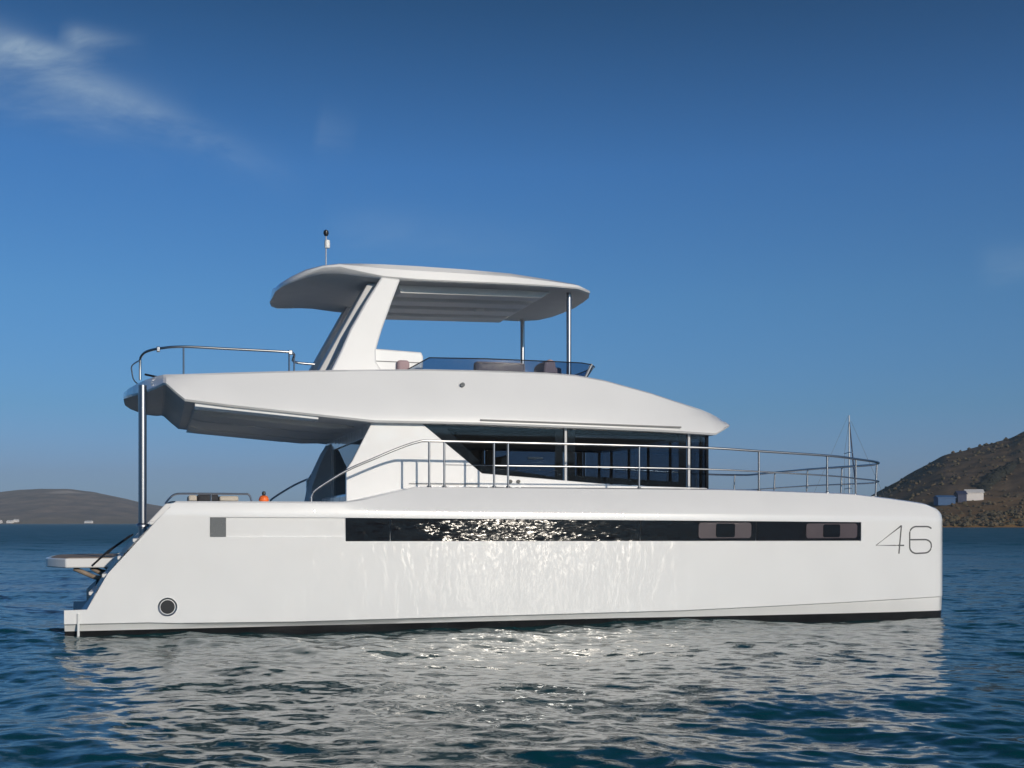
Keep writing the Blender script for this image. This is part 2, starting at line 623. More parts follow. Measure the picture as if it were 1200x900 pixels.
def hill_mat(name, cols, scale, patch=None):
    m, n, l, b = new_mat(name)
    b.inputs['Roughness'].default_value = .95
    b.inputs['Specular IOR Level'].default_value = .1
    geo = n.new('ShaderNodeNewGeometry')
    z = n.new('ShaderNodeTexNoise')
    z.inputs['Scale'].default_value = scale
    z.inputs['Detail'].default_value = 9
    z.inputs['Roughness'].default_value = .65
    l.new(geo.outputs['Position'], z.inputs['Vector'])
    sp = n.new('ShaderNodeSeparateXYZ')
    l.new(geo.outputs['Position'], sp.inputs[0])
    ra = n.new('ShaderNodeValToRGB')
    e = ra.color_ramp.elements
    e[0].position, e[0].color = .32, (*cols[0], 1)
    e[1].position, e[1].color = .68, (*cols[2], 1)
    k = e.new(.5)
    k.color = (*cols[1], 1)
    l.new(z.outputs['Fac'], ra.inputs[0])
    col = ra.outputs[0]
    if len(cols) > 3:      # warmer dry grass on the low ground by the shore
        mr = n.new('ShaderNodeMapRange')
        mr.inputs['From Min'].default_value = cols[4][0]
        mr.inputs['From Max'].default_value = cols[4][1]
        mr.inputs['To Min'].default_value = 1
        mr.inputs['To Max'].default_value = 0
        z2 = n.new('ShaderNodeTexNoise')
        z2.inputs['Scale'].default_value = scale * 2
        z2.inputs['Detail'].default_value = 5
        l.new(geo.outputs['Position'], z2.inputs['Vector'])
        ad = n.new('ShaderNodeMath')
        ad.operation = 'MULTIPLY_ADD'
        ad.inputs[1].default_value = cols[4][1] * .6
        l.new(z2.outputs['Fac'], ad.inputs[0])
        l.new(sp.outputs['Z'], ad.inputs[2])
        l.new(ad.outputs[0], mr.inputs['Value'])
        mx = n.new('ShaderNodeMix')
        mx.data_type = 'RGBA'
        l.new(mr.outputs[0], mx.inputs['Factor'])
        l.new(col, mx.inputs['A'])
        mx.inputs['B'].default_value = (*cols[3], 1)
        col = mx.outputs['Result']
    if patch:
        (cx, cy, cz), rad_, pc = patch
        vm = n.new('ShaderNodeVectorMath')
        vm.operation = 'DISTANCE'
        vm.inputs[1].default_value = (cx, cy, cz)
        l.new(geo.outputs['Position'], vm.inputs[0])
        mr = n.new('ShaderNodeMapRange')
        mr.inputs['From Min'].default_value = rad_
        mr.inputs['From Max'].default_value = 0
        l.new(vm.outputs['Value'], mr.inputs['Value'])
        mu = n.new('ShaderNodeMath')
        mu.operation = 'MULTIPLY'
        l.new(mr.outputs[0], mu.inputs[0])
        l.new(z.outputs['Fac'], mu.inputs[1])
        mx = n.new('ShaderNodeMix')
        mx.data_type = 'RGBA'
        l.new(mu.outputs[0], mx.inputs['Factor'])
        l.new(col, mx.inputs['A'])
        mx.inputs['B'].default_value = (*pc, 1)
        col = mx.outputs['Result']
    l.new(col, b.inputs['Base Color'])
    bp = n.new('ShaderNodeBump')
    bp.inputs['Strength'].default_value = .5
    bp.inputs['Distance'].default_value = 1.0 / max(scale, .02) * .12
    l.new(z.outputs['Fac'], bp.inputs['Height'])
    l.new(bp.outputs[0], b.inputs['Normal'])
    return m


m_right = hill_mat('scrub_hillside', [(.068, .050, .035), (.125, .088, .058), (.20, .138, .088), (.20, .115, .044), (6, 24)], .09)
ridge_r = [px(905, 613), px(960, 604), px(1000, 593), px(1020, 582), px(1050, 565), px(1075, 551), px(1108, 533), px(1133, 526), px(1158, 519),
           px(1183, 513), px(1197, 506), px(1230, 496), px(1300, 482), px(1400, 478), px(1500, 492), px(1620, 530), px(1750, 613)]
hr, ground_r = hill('scrub_hill', 'dark brown scrubby hillside rising on the right beyond the bow', ridge_r, 430, 630, 1200,
                    [(0, 0), (.03, .03), (.12, .10), (.25, .2), (.5, .47), (.8, .84), (1, 1), (1.6, .2)], m_right, rough=5.5, seed=7, scale=28)

lp = px(78, 580)
m_left = hill_mat('far_heath', [(.085, .055, .042), (.17, .110, .078), (.30, .20, .135), (.16, .11, .055), (4, 30)], .020,
                  patch=((lp[0] * 2900, 2900, lp[1] * 2900), 55, (.9, .75, .62)))
ridge_l = [px(-420, 613), px(-330, 604), px(-200, 590), px(-100, 583), px(-40, 580), px(0, 577), px(22, 574.5), px(48, 573), px(80, 573.5), px(110, 577), px(140, 583),
           px(165, 588.5), px(200, 594), px(260, 601), px(330, 606), px(420, 613)]
hl, ground_l = hill('distant_hill', 'low hazy grey brown hill across the bay behind the stern', ridge_l, 2350, 3000, 4200,
                    [(0, 0), (.04, .05), (.3, .3), (.7, .75), (1, 1), (1.6, .2)], m_left, rough=9, seed=31, scale=210)


def build_scrub():
    """low dark bushes too many to count, on the near hillside"""
    g = random.Random(8)
    mb = MB()
    def clump(p, r, pick=(0, 0, 0, 1, 1, 2)):
        n = 7
        rings = []
        for zf, rf in ((-.3, .8), (.25, 1.), (.65, .75), (1., .25)):
            rings.append([(p.x + math.cos(k * 6.283 / n) * r * rf * g.uniform(.6, 1.3), p.y + math.sin(k * 6.283 / n) * r * rf * g.uniform(.6, 1.3),
                           p.z + r * zf * g.uniform(.6, 1.1)) for k in range(n)])
        mb.loft(rings, g.choice(pick))
    for _ in range(1700):
        a_ = g.uniform(.27, .62)
        s_ = g.random() ** 1.6
        clump(ground_r(a_, s_), g.uniform(.35, .9) * (1 + .5 * s_))
    for _ in range(700):       # thicker brush between the house and the water
        clump(ground_r(g.uniform(.30, .56), g.uniform(.01, .13)), g.uniform(.5, 1.3))
    for k in range(150):        # diagonal band of larger, darkest clumps
        t = g.random()
        clump(ground_r(px(1152 + 33 * t, 0)[0] + g.gauss(0, .0016), .42 + .16 * t + g.gauss(0, .012)), g.uniform(1.2, 2.4), (3,))
    mats = [mat('dark_brush', (.062, .050, .032), .9), mat('olive_brush', (.095, .074, .038), .9), mat('dry_brush', (.125, .086, .046), .9), mat('darkest_brush', (.018, .018, .012), .9)]
    o = mb.build('scrub', mats, smooth=50, weld=False)
    prop(o, 'dark olive and brown brush covering the hillside beyond the bow', 'scrub', kind='stuff')


build_scrub()


def house(name, label, loc, rz, L, Wd, Hh, roof_h, wall_c, roof_c, group=None, doors=True):
    r = empty(name, loc, rz)
    prop(r, label, 'house', group)
    b = MB()
    b.prism([(-Wd / 2, -.8), (Wd / 2, -.8), (Wd / 2, Hh), (0, Hh + roof_h), (-Wd / 2, Hh)], -L / 2, L / 2)
    b.v = [(y, x, z) for x, y, z in b.v]
    b.build('wall', wall_c, r)
    ov = .3
    rf = MB()
    rf.prism([(-Wd / 2 - ov, Hh - ov * 2 * roof_h / Wd), (0, Hh + roof_h), (Wd / 2 + ov, Hh - ov * 2 * roof_h / Wd), (Wd / 2 + ov, Hh - ov * 2 * roof_h / Wd + .18),
              (0, Hh + roof_h + .2), (-Wd / 2 - ov, Hh - ov * 2 * roof_h / Wd + .18)], -L / 2 - ov, L / 2 + ov)
    rf.v = [(y, x, z) for x, y, z in rf.v]
    rf.build('roof', roof_c, r)
    if doors:
        for xx in (-L * .28, L * .28):
            MB().box((xx - .45, -Wd / 2 - .03, .9), (xx + .45, -Wd / 2 + .02, 2.0)).build('window', M['frame'], r)
        MB().box((-.45, -Wd / 2 - .04, -.1), (.45, -Wd / 2 + .02, 2.0)).build('door', M['wood'], r)
    return r


wall_w = mat('limewash_wall', (.78, .73, .69), .8, var=.05)
wall_b = mat('blue_painted_wall', (.03, .09, .21), .7, var=.1)
wall_n = mat('navy_cladding', (.022, .03, .075), .7, var=.1)
roof_w = mat('pale_sheet_roof', (.66, .63, .60), .6, var=.06)
roof_b = mat('blue_sheet_roof', (.035, .10, .23), .5, var=.08)
p = ground_r(px(1141, 0)[0], .30)
house('white_house', 'small white house on the hillside at right, beside the blue sheds', (p.x, p.y, p.z + .1), R(-12), 6.8, 5.4, 2.5, 1.2, wall_w, roof_w, doors=False)
p = ground_r(px(1112, 0)[0], .29)
house('blue_shed', 'long low blue shed left of the navy shed on the right hillside', (p.x - 1.8, p.y, p.z + .2), R(4), 7.2, 4.5, 2.3, .8, wall_b, roof_b, doors=False)
p = ground_r(px(1126, 0)[0], .295)
house('navy_shed', 'dark navy shed between the blue shed and the white house', (p.x - .3, p.y - .5, p.z + .2), R(2), 3.6, 3.6, 2.9, 1.1, wall_n, wall_n, doors=False)
for X_, s_, L_, H_, lab in ((-1, .012, 9, 3.6, 'white waterside house at the left end of the far shore'), (12, .015, 11, 3.0, 'long white house on the far shore, second from the left'),
                            (19, .03, 8, 3.0, 'small pale house just right of the long white shore house'),
                            (104, .012, 14, 2.0, 'low pale building on the far shore near the catamaran stern')):
    p = ground_l(px(X_, 0)[0], s_)
    house('shore_house', lab, (p.x, p.y, p.z), R(rnd.uniform(-15, 15)), L_, 9, H_, 2.2, wall_w, roof_w, 'houses on the far shore', doors=False)

# unseen hills added behind the camera to darken the reflections in the glass
ridge_b = [(-6.0, 0.0), (-4.0, .05), (-2.5, .075), (-1.2, .10), (-.3, .085), (.5, .11), (1.5, .09), (3.0, .07), (4.5, .05), (6.0, 0.0)]
hb, ground_b = hill('added_reflection_hill', 'unseen dark hills added behind the camera to darken window reflections', ridge_b, 420, 900, 1500,
                    [(0, 0), (.03, .04), (.3, .3), (.7, .75), (1, 1), (1.6, .2)], m_right, na=160, ns=40, rough=6, seed=51, scale=60)
hb.rotation_euler = (0, 0, R(180))


def build_haze():
    b = MB().box((-5600, -5600, -3), (5600, 5600, 240))
    m, n, l, p_ = new_mat('sea_haze')
    n.remove(p_)
    v = n.new('ShaderNodeVolumePrincipled')
    v.inputs['Color'].default_value = (.72, .89, 1.0, 1)
    v.inputs['Density'].default_value = HAZE
    v.inputs['Anisotropy'].default_value = .0
    l.new(v.outputs[0], n['Material Output'].inputs['Volume'])
    o = b.build('haze', m, None, smooth=1)
    prop(o, 'thin pale blue sea haze over the bay', 'haze', kind='stuff')


if HAZE: build_haze()

# ================================================================ CATAMARAN
# boat axes: u forward from the stern, v across from the near side (0) to the far side (7.3), w up from the water
BEAM = 7.3
TH = R(16.6)
boat = empty('motor_catamaran', (-5.97, 15.98, 0), TH)
prop(boat, 'large white power catamaran with flybridge and hardtop, lying broadside on the blue water', 'catamaran')


def mir(pts):
    return [(x, BEAM - y, z) for x, y, z in pts]


class MMB(MB):
    def mirrored(self):
        o = MMB()
        o.v, o.f, o.m = mir(self.v), list(self.f), list(self.m)
        return o


# ---------------- hulls
VO = [(0, 0), (9, 0), (10.5, .03), (12, .12), (13, .23), (13.6, .33), (13.95, .40), (14.10, .52), (14.17, .72)]
VI = [(0, 1.9), (9, 1.9), (11, 1.78), (12.5, 1.5), (13.4, 1.2), (13.9, 1.02), (14.10, .9), (14.17, .8)]
WD = [(0, 1.855), (3.72, 1.86), (4.0, 1.90), (4.85, 2.10), (10, 2.10), (12.2, 2.05), (13.2, 1.955), (13.72, 1.89), (14.0, 1.79), (14.17, 1.69)]
DIN = [(0, .03), (3.72, .03), (4.0, .06), (4.85, .30), (11, .30), (13.2, .20), (13.8, .12), (14.17, .03)]
SH = [(0, 1.75), (3.7, 1.75), (4.9, 1.735), (12, 1.68), (13.7, 1.66), (14, 1.64)]
WB = [(1.4, 1.36), (3.749, 1.36), (3.751, 1.29), (12.2, 1.26), (14, 1.25)]
WT = [(1.4, 1.635), (3.75, 1.63), (12.2, 1.57), (14, 1.56)]
WC = [(0, .20), (3, .165), (9, .20), (13, .29), (14, .31)]
WBAND = [(0, .095), (8, .095), (14, .06)]
U_AFT = {'low': -.02, 'ledge': .27}


def hull_ring(u, s, inset):
    """cross-section; s<1 squeezes the ring towards the raked transom"""
    vo, vi, wd, din, sh = lerp(u, VO), lerp(u, VI), lerp(u, WD), lerp(u, DIN), lerp(u, SH)
    wb, wt, wc, wk = lerp(u, WB), lerp(u, WT), lerp(u, WC), lerp(u, WBAND)
    mid = (vo + vi) / 2
    nar = max(.02, min(1, (vi - vo) / 1.6))
    rows = [(mid, -.55, .15), (vo + .35 * nar, -.40, .02), (vo + .13 * nar, 0., -.02), (vo + .105 * nar, wk, -.02), (vo + .05 * nar, wc - .02, -.02), (vo, wc, -.02),
            (vo, .385, -.02), (vo, .39, .27), (vo, .61, .375), (vo, .87, .535), (vo, 1.19, .785), (vo, wb, .94), (vo + inset, wb + .001, .94),
            (vo + inset, wt - .001, 1.21), (vo, wt, 1.21), (vo, sh - .02, 1.30), (vo + .012, sh + .015, 1.34)]
    top = wd
    rows += [(vo + din * .55, sh + (top - sh) * .62, 1.36), (vo + din * .88, top - .02, 1.40), (vo + din + .03, top, 1.42)]
    tin = max(vo + din + .05, vi - .05)
    rows += [(tin, top, 1.42), (max(tin, vi) if vi > tin else tin, min(top - .03, 1.8), 1.35), (vi, 1.19, .785), (vi, .61, .375), (vi, .39, .27), (vi, .385, -.02), (vi, wc, -.02),
             (vi - .1 * nar, wk, -.02), (vi - .13 * nar, 0, -.02), (vi - .35 * nar, -.40, .02)]
    out = []
    for v, w, ua in rows:
        uu = u if u >= 1.42 else ua + (1.42 - ua) * s
        out.append((uu, v, w))
    return out


def build_hull(near):
    us = [(0, s, 0) for s in (0, .25, .5, .75)] + [(1.42, 1, 0), (1.87, 1, 0), (1.87, 1, .022)]
    us += [(u, 1, .022) for u in (2.4, 3.0, 3.72, 3.749)] + [(3.751, 1, .022)]
    us += [(u, 1, .022) for u in (4.0, 4.2, 4.4, 4.6, 4.85, 5.2, 6, 7, 8, 9, 9.75, 10.5, 11.25, 12, 12.26)] + [(12.26, 1, 0)]
    us += [(u, 1, 0) for u in (12.5, 13, 13.4, 13.64, 13.75, 13.85, 13.95, 14.02, 14.08, 14.12, 14.15, 14.17)]
    rings = [hull_ring(u if u else 0.001, s, i) for u, s, i in us]
    b = MMB()
    nrow = len(rings[0])
    b.loft(rings, 0, True, lambda i, k: 1 if k in (0, 1, 2) or k >= nrow - 3 else 0)
    if not near: b = b.mirrored()
    return b.build('hull', [M['gelcoat'], M['antifoul']], boat, smooth=28)


hull = build_hull(True)
hull2 = build_hull(False)


def skin(u0, u1, bot, top, dv0, dv1, n=8, tilt=0.):
    """strip that follows the hull side between u0 and u1"""
    b = MMB()
    rings = []
    for i in range(n + 1):
        u = u0 + (u1 - u0) * i / n
        v = lerp(u, VO)
        rings.append([(u, v + dv0 + tilt, bot(u)), (u, v + dv0, top(u)), (u, v + dv1, top(u)), (u, v + dv1 + tilt, bot(u))])
    b.loft(rings)
    return b


wb_f, wt_f = (lambda u: lerp(u, WB) + .004), (lambda u: lerp(u, WT) - .004)


def rounded(u0, u1, w0, w1, r, dv0, dv1, tilt=0.):
    pts = []
    for cx, cz, a0 in ((u1 - r, w1 - r, 0), (u0 + r, w1 - r, 90), (u0 + r, w0 + r, 180), (u1 - r, w0 + r, 270)):
        for k in range(5):
            a = R(a0 + k * 22.5)
            pts.append((cx + r * math.cos(a), cz + r * math.sin(a)))
    b = MMB()
    b.prism(pts, dv0, dv1, dy=lambda x, z: lerp(x, VO) + tilt * (lerp(x, WT) - z) / (lerp(x, WT) - lerp(x, WB)))
    return b


pane_us = [3.755, 4.40, 6.15, 8.29, 10.28, 12.255]
for hh, near in ((hull, True), (hull2, False)):
    fin = (lambda b: b) if near else (lambda b: b.mirrored())
    for i in range(5):
        fin(skin(pane_us[i] + (.003 if i else 0), pane_us[i + 1] - (.003 if i < 4 else 0), wb_f, wt_f, .003, .012, tilt=.014)).build('hull_window', M['hullglass'], hh, smooth=50)
    for (a, b_, c, d) in ((9.27, 10.19, 9.57, 9.90), (11.20, 12.18, 11.52, 11.84), (5.98, 6.40, 6.06, 6.32)):
        wlo = lerp(a, WB) + .045
        whi = lerp(a, WT) - .03
        fin(rounded(a, b_, wlo, whi, .05, -.006, .010, tilt=.014)).build('hatch', M['hatch' if a > 6.5 else 'hullglass'], hh)
        fin(rounded(c, d, wlo + .015, whi - .015, .03, -.012, .006, tilt=.014)).build('hatch_pane', M['hullglass'], hh)
    fin(skin(1.875, 2.09, wb_f, wt_f, .004, .03)).build('vent_grille', M['vent'], hh)
    ex = MMB().lathe([(.055, .02), (.085, .02), (.125, -.012), (.13, .004), (.13, .05)], (1.31, -.004, .405), 28, 0, axis='y')
    fin(ex).build('exhaust_outlet', M['polesteel'], hh, smooth=60)
    ex = MMB().lathe([(0.0, .004), (.095, .004)], (1.31, -.008, .405), 24, 0, axis='y')
    fin(ex).build('exhaust_bore', M['black'], hh)
    # thin seam of the coaming joint and the small drain fitting
    b = MMB().tube([(.16, -.010, .34), (.16, -.010, -.05)], .018, 10)
    fin(b).build('platform_bracket', M['sailwhite'], hh)
    # transom steps and the inner bulwark between the hulls
    b = MMB()
    for k, (uu, ww) in enumerate(((.33, .62), (.50, .86), (.70, 1.10), (.90, 1.34), (1.12, 1.58))):
        b.box((uu - .05, .18, ww - .05), (uu + .25, 1.68, ww))
    fin(b).build('transom_steps', M['cream'], hh, bevel=.01)
    b = MMB().prism([(.20, .38), (.30, .62), (.46, .87), (.70, 1.19), (1.02, 1.54), (1.30, 1.85), (1.6, 1.85), (1.6, .38)], 1.78, 1.92)
    fin(b).build('inner_bulwark', M['gelcoat'], hh, bevel=.015)


def stroke(paths, r):
    b = MB()
    for pth in paths:
        b.tube([(u, lerp(u, VO) - .002, w) for u, w in pth], r, 6)
    b.v = [(x, lerp(x, VO) - .004 + (y - lerp(x, VO) + .004) * .25, z) for x, y, z in b.v]
    return b


def arc(cx, cz, rx, rz, a0, a1, n=10):
    return [(cx + rx * math.cos(R(a0 + (a1 - a0) * k / n)), cz + rz * math.sin(R(a0 + (a1 - a0) * k / n))) for k in range(n + 1)]


u0 = 12.56
four = [[(u0 + .48, 1.50), (u0, 1.19), (u0 + .53, 1.185)], [(u0 + .48, 1.50), (u0 + .43, 1.055)]]
six = [arc(u0 + .98, 1.42, .12, .065, 30, 90, 5) + [(u0 + .80, 1.485)] + arc(u0 + .78, 1.38, .135, .105, 90, 180, 8) + arc(u0 + .78, 1.16, .135, .105, 180, 270, 8)
       + arc(u0 + .95, 1.165, .135, .105, 270, 360, 8) + arc(u0 + .95, 1.185, .135, .09, 0, 90, 8) + [(u0 + .65, 1.275)]]
stroke([[(u0 + (u - u0) * 1.1, 1.28 + (w - 1.28) * 1.05) for u, w in q] for q in four + six], .014).build('number_marking', M['mark'], hull, smooth=60)

# ---------------- bridge deck between the hulls, foredeck
b = MB()
b.prism([(1.05, 1.28), (4.1, 1.28), (4.12, 2.04), (10, 2.04), (12.2, 1.99), (13.1, 1.90), (13.3, 1.78), (12.9, 1.2), (12.3, .88), (1.25, .78)], 1.75, BEAM - 1.75)
b.build('bridge_deck', M['gelcoat'], boat, bevel=.05)
b = MB()
b.slab([(9.8, 1.6), (12.9, 1.35), (13.12, 2.2), (13.18, 3.65), (13.12, 5.1), (12.9, 5.95), (9.8, 5.7)], 1.98, 2.055)
b.build('foredeck', M['cream'], boat, bevel=.02)

# ---------------- swim platform
b = MB()
b.slab([(-.50, 3.0), (-.44, 2.75), (-.16, 2.32), (1.0, 2.30), (1.0, 5.0), (-.16, 4.98), (-.44, 4.55), (-.50, 4.3)], .87, 1.015)
pl = b.build('swim_platform', M['gelcoat'], boat, bevel=.02)
b = MB()
b.slab([(-.42, 3.0), (-.37, 2.8), (-.13, 2.42), (.9, 2.4), (.9, 4.9), (-.13, 4.88), (-.37, 4.5), (-.42, 4.3)], 1.012, 1.022)
b.build('platform_decking', M['teak'], pl)
for vv in (2.45, 4.85):
    b = MB().tube([(-.05, vv, .86), (.25, vv, .72), (.95, vv, .62), (1.3, vv, .80)], .035, 8)
    b.tube([(.2, vv, .86), (.5, vv, .68)], .028, 8)
    b.build('lifting_arm', M['teak'], pl)
    b = MB().prism([(.45, 1.0), (.62, 1.06), (.80, 1.27), (1.10, 1.30), (1.12, 1.0)], vv - .12, vv + .12)
    b.build('platform_hinge', M['gelcoat'], pl, bevel=.02)
    b = MB().tube([(.22, vv - .14, .9), (.45, vv - .14, 1.12), (.78, vv - .14, 1.36)], .016, 8)
    b.build('platform_strap', M['black'], pl)

# ---------------- saloon
CV, CW = 1.1, .07
wall_poly = [(3.93, 1.80), (3.93, 2.37), (4.02, 2.50), (4.34, 3.13), (5.06, 3.13), (6.07, 2.335), (8.29, 2.175), (9.95, 2.135), (9.95, 1.98), (4.4, 1.80)]
cab = None
b = MMB().prism(wall_poly, CV, CV + CW)
cab = b.build('saloon', M['gelcoat'], boat, bevel=.012)
b.mirrored().build('side_wall', M['gelcoat'], cab, bevel=.012)


def win_bot(u): return float(np.interp(u, [5.06, 6.07, 8.29, 9.95], [3.13, 2.335, 2.175, 2.135]))


def near_far(b, name, m, parent, **k):
    b.build(name, m, parent, **k)
    b.mirrored().build(name, m, parent, **k)


# side glass, three panes a side, with frames
for a, c in ((5.10, 7.42), (7.50, 9.58), (9.66, 9.94)):
    xs = [a] + [x for x in (6.07, 8.29) if a < x < c] + [c]
    poly = [(x, win_bot(x) + .002) for x in xs] + [(c, 3.12), (a, 3.12)]
    b = MMB().prism(poly, CV + .03, CV + .036)
    near_far(b, 'side_window', M['cabinglass'], cab)
    # black border bonded inside the pane: a band with an opening
    ins = .10
    if c - a > 1:
        if a < 6:
            inner = [(6.07 + .10, win_bot(6.2) + .10), (c - .13, win_bot(c) + .07), (c - .13, 3.12 - .10), (a + .62, 3.02), (a + .28 + .10, 3.02 - .0)]
            inner = [(6.12, 2.45), (c - .13, 2.29), (c - .13, 3.03), (5.50, 3.03)]
            outer = [(6.07, win_bot(6.07)), (c, win_bot(c)), (c, 3.12), (5.09, 3.12)]
        else:
            inner = [(a + .13, win_bot(a) + .09), (c - .13, win_bot(c) + .09), (c - .13, 3.05), (a + .13, 3.05)]
            outer = [(a, win_bot(a)), (c, win_bot(c)), (c, 3.12), (a, 3.12)]
        b = MMB()
        v0, v1 = CV + .037, CV + .05
        v = [(x, v0, z) for x, z in outer + inner] + [(x, v1, z) for x, z in outer + inner]
        f = []
        for i in range(4):
            j = (i + 1) % 4
            f += [(i, j, j + 4, i + 4), (i + 8, i + 12, j + 12, j + 8), (i, i + 8, j + 8, j), (i + 4, j + 4, j + 12, i + 12)]
        b.add(v, f)
        near_far(b, 'window_frame', M['frame'], cab)
for x in (7.46, 9.62):
    b = MMB().box((x - .019, CV + .004, win_bot(x)), (x + .019, CV + .055, 3.12))
    near_far(b, 'window_mullion', M['greysoffit'], cab)
# roof line trim above the windows
# curved front glass
fr = [(9.955, CV + .03), (10.10, 1.45), (10.26, 2.0), (10.38, 2.7), (10.42, 3.65), (10.38, 4.6), (10.26, 5.3), (10.10, 5.85), (9.955, BEAM - CV - .03)]
for i in range(len(fr) - 1):
    (a, c), (d, e) = fr[i], fr[i + 1]
    q = Vector((d - a, e - c))
    q.normalize()
    a, c, d, e = a + q.x * .02, c + q.y * .02, d - q.x * .02, e - q.y * .02
    n_ = (q.y * .006, -q.x * .006)
    MB().slab([(a, c), (d, e), (d + n_[0], e + n_[1]), (a + n_[0], c + n_[1])], 2.13, 3.12).build('front_window', M['cabinglass'], cab)
for (a, c) in fr:
    MB().tube([(a, c, 2.02), (a, c, 3.12)], .03, 8).build('front_mullion', M['frame'], cab)
b = MB().slab([(x + .02, y) for x, y in fr] + [(x - .10, y) for x, y in reversed(fr)], 1.98, 2.15)
b.build('front_coaming', M['gelcoat'], cab, bevel=.01)
# aft bulkhead with the black cockpit door opening
b = MB()
b.box((4.30, 5.2, 1.28), (4.37, 6.12, 3.10)).box((4.30, 1.15, 1.28), (4.37, 1.62, 3.10)).box((4.30, 1.62, 2.9), (4.37, 5.2, 3.10)).box((4.30, 1.62, 1.28), (4.37, 5.2, 1.42))
b.build('aft_bulkhead', M['gelcoat'], cab, bevel=.01)
b = MB().box((4.33, 1.625, 1.425), (4.345, 5.195, 2.895))
b.build('cockpit_door', M['hullglass'], cab)
# far cabin wing seen through the cockpit, its shade put into the grey
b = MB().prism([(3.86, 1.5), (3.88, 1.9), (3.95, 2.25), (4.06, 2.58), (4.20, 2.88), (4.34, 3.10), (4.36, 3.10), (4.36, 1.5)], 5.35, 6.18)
b.build('wing_panel', M['mattgrey'], cab, bevel=.02)
# things inside the saloon
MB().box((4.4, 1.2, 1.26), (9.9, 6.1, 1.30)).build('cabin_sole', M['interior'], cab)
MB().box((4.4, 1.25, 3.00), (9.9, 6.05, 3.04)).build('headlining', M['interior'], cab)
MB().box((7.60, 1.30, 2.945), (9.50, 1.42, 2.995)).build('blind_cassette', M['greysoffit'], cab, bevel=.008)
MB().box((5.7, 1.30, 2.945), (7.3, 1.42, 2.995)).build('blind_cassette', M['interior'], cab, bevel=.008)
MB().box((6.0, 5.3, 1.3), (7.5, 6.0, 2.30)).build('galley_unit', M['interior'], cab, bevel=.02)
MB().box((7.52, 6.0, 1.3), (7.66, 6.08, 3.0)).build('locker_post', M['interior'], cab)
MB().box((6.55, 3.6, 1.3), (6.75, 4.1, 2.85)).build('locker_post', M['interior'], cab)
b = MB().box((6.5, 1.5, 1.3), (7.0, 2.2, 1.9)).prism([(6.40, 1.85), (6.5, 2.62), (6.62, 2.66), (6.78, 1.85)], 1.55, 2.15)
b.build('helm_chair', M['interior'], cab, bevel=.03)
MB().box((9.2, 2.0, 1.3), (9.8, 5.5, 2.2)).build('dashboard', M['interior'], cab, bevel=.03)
MB().tube([(6.9, 1.35, 2.60), (7.15, 1.35, 2.60)], .02, 8).build('grab_handle', M['alloy'], cab)
for uu in (7.55, 7.68):
    MB().lathe([(0, 0), (.03, 0), (.03, .02)], (uu - 1.02, CV - .02, 2.21), 14, 0, axis='y').build('deck_socket', M['black'], cab)
MB().box((4.9, 1.085, 2.155), (6.02, 1.098, 2.168)).build('moulding_seam', M['groove'], cab)

# ---------------- flybridge deck / coachroof moulding
FLY = [  # u, v_edge, w_bottom, v_top, w_top, w_floor
    (.66, 3.05, 3.54, 3.10, 3.64, 3.60), (.74, 2.60, 3.52, 2.66, 3.66, 3.60), (.88, 2.10, 3.51, 2.17, 3.69, 3.60), (1.02, 1.65, 3.51, 1.74, 3.71, 3.60), (1.16, 1.28, 3.53, 1.40, 3.725, 3.60),
    (1.26, 1.04, 3.56, 1.26, 3.735, 3.60), (1.30, .965, 3.55, 1.25, 3.74, 3.60), (1.42, .955, 3.44, 1.245, 3.745, 3.60), (1.56, .95, 3.325, 1.25, 3.755, 3.60),
    (2.2, .95, 3.26, 1.26, 3.80, 3.60), (2.94, .95, 3.20, 1.28, 3.85, 3.60), (3.6, .95, 3.145, 1.29, 3.89, 3.60),
    (4.35, .95, 3.085, 1.30, 3.93, 3.60), (5.2, .95, 3.09, 1.30, 3.965, 3.60), (6.0, .95, 3.09, 1.30, 3.98, 3.60), (7.2, .95, 3.075, 1.30, 3.985, 3.60), (7.7, .95, 3.07, 1.30, 3.965, 3.70),
    (8.2, .95, 3.06, 1.32, 3.90, 3.905), (9.0, .95, 3.045, 1.33, 3.725, 3.74), (9.6, .95, 3.025, 1.33, 3.56, 3.59), (10.0, .95, 3.01, 1.33, 3.44, 3.48), (10.05, .955, 3.015, 1.335, 3.425, 3.465), (10.20, 1.00, 3.09, 1.35, 3.375, 3.415), (10.36, 1.10, 3.165, 1.42, 3.325, 3.365), (10.40, 1.20, 3.19, 1.46, 3.312, 3.35),
    (10.50, 1.55, 3.20, 1.75, 3.295, 3.33), (10.62, 2.2, 3.20, 2.4, 3.28, 3.31), (10.70, 3.1, 3.20, 3.15, 3.265, 3.295)]


def fly_ring(t):
    u, ve, wb, vt, wt, wf = t
    h = wt - wb
    half = [(ve + .03, wb), (ve, wb + .03), (ve + (vt - ve) * .06, wb + h * .17), (ve + (vt - ve) * .45, wb + h * .55), (ve + (vt - ve) * .9, wt - .03), (vt + .02, wt), (vt + .10, wt), (vt + .14, wf)]
    low = [(min(ve + .75, 3.5), wb - .02)]
    ring = low[::-1] + half
    full = ring + [(BEAM - v, w) for v, w in reversed(ring)]
    return [(u, v, w) for v, w in full]


b = MB()
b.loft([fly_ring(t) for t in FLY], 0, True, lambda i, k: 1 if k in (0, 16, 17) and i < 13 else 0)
fly = b.build('flybridge', [M['gelcoat'], M['mattgrey']], boat, smooth=20)
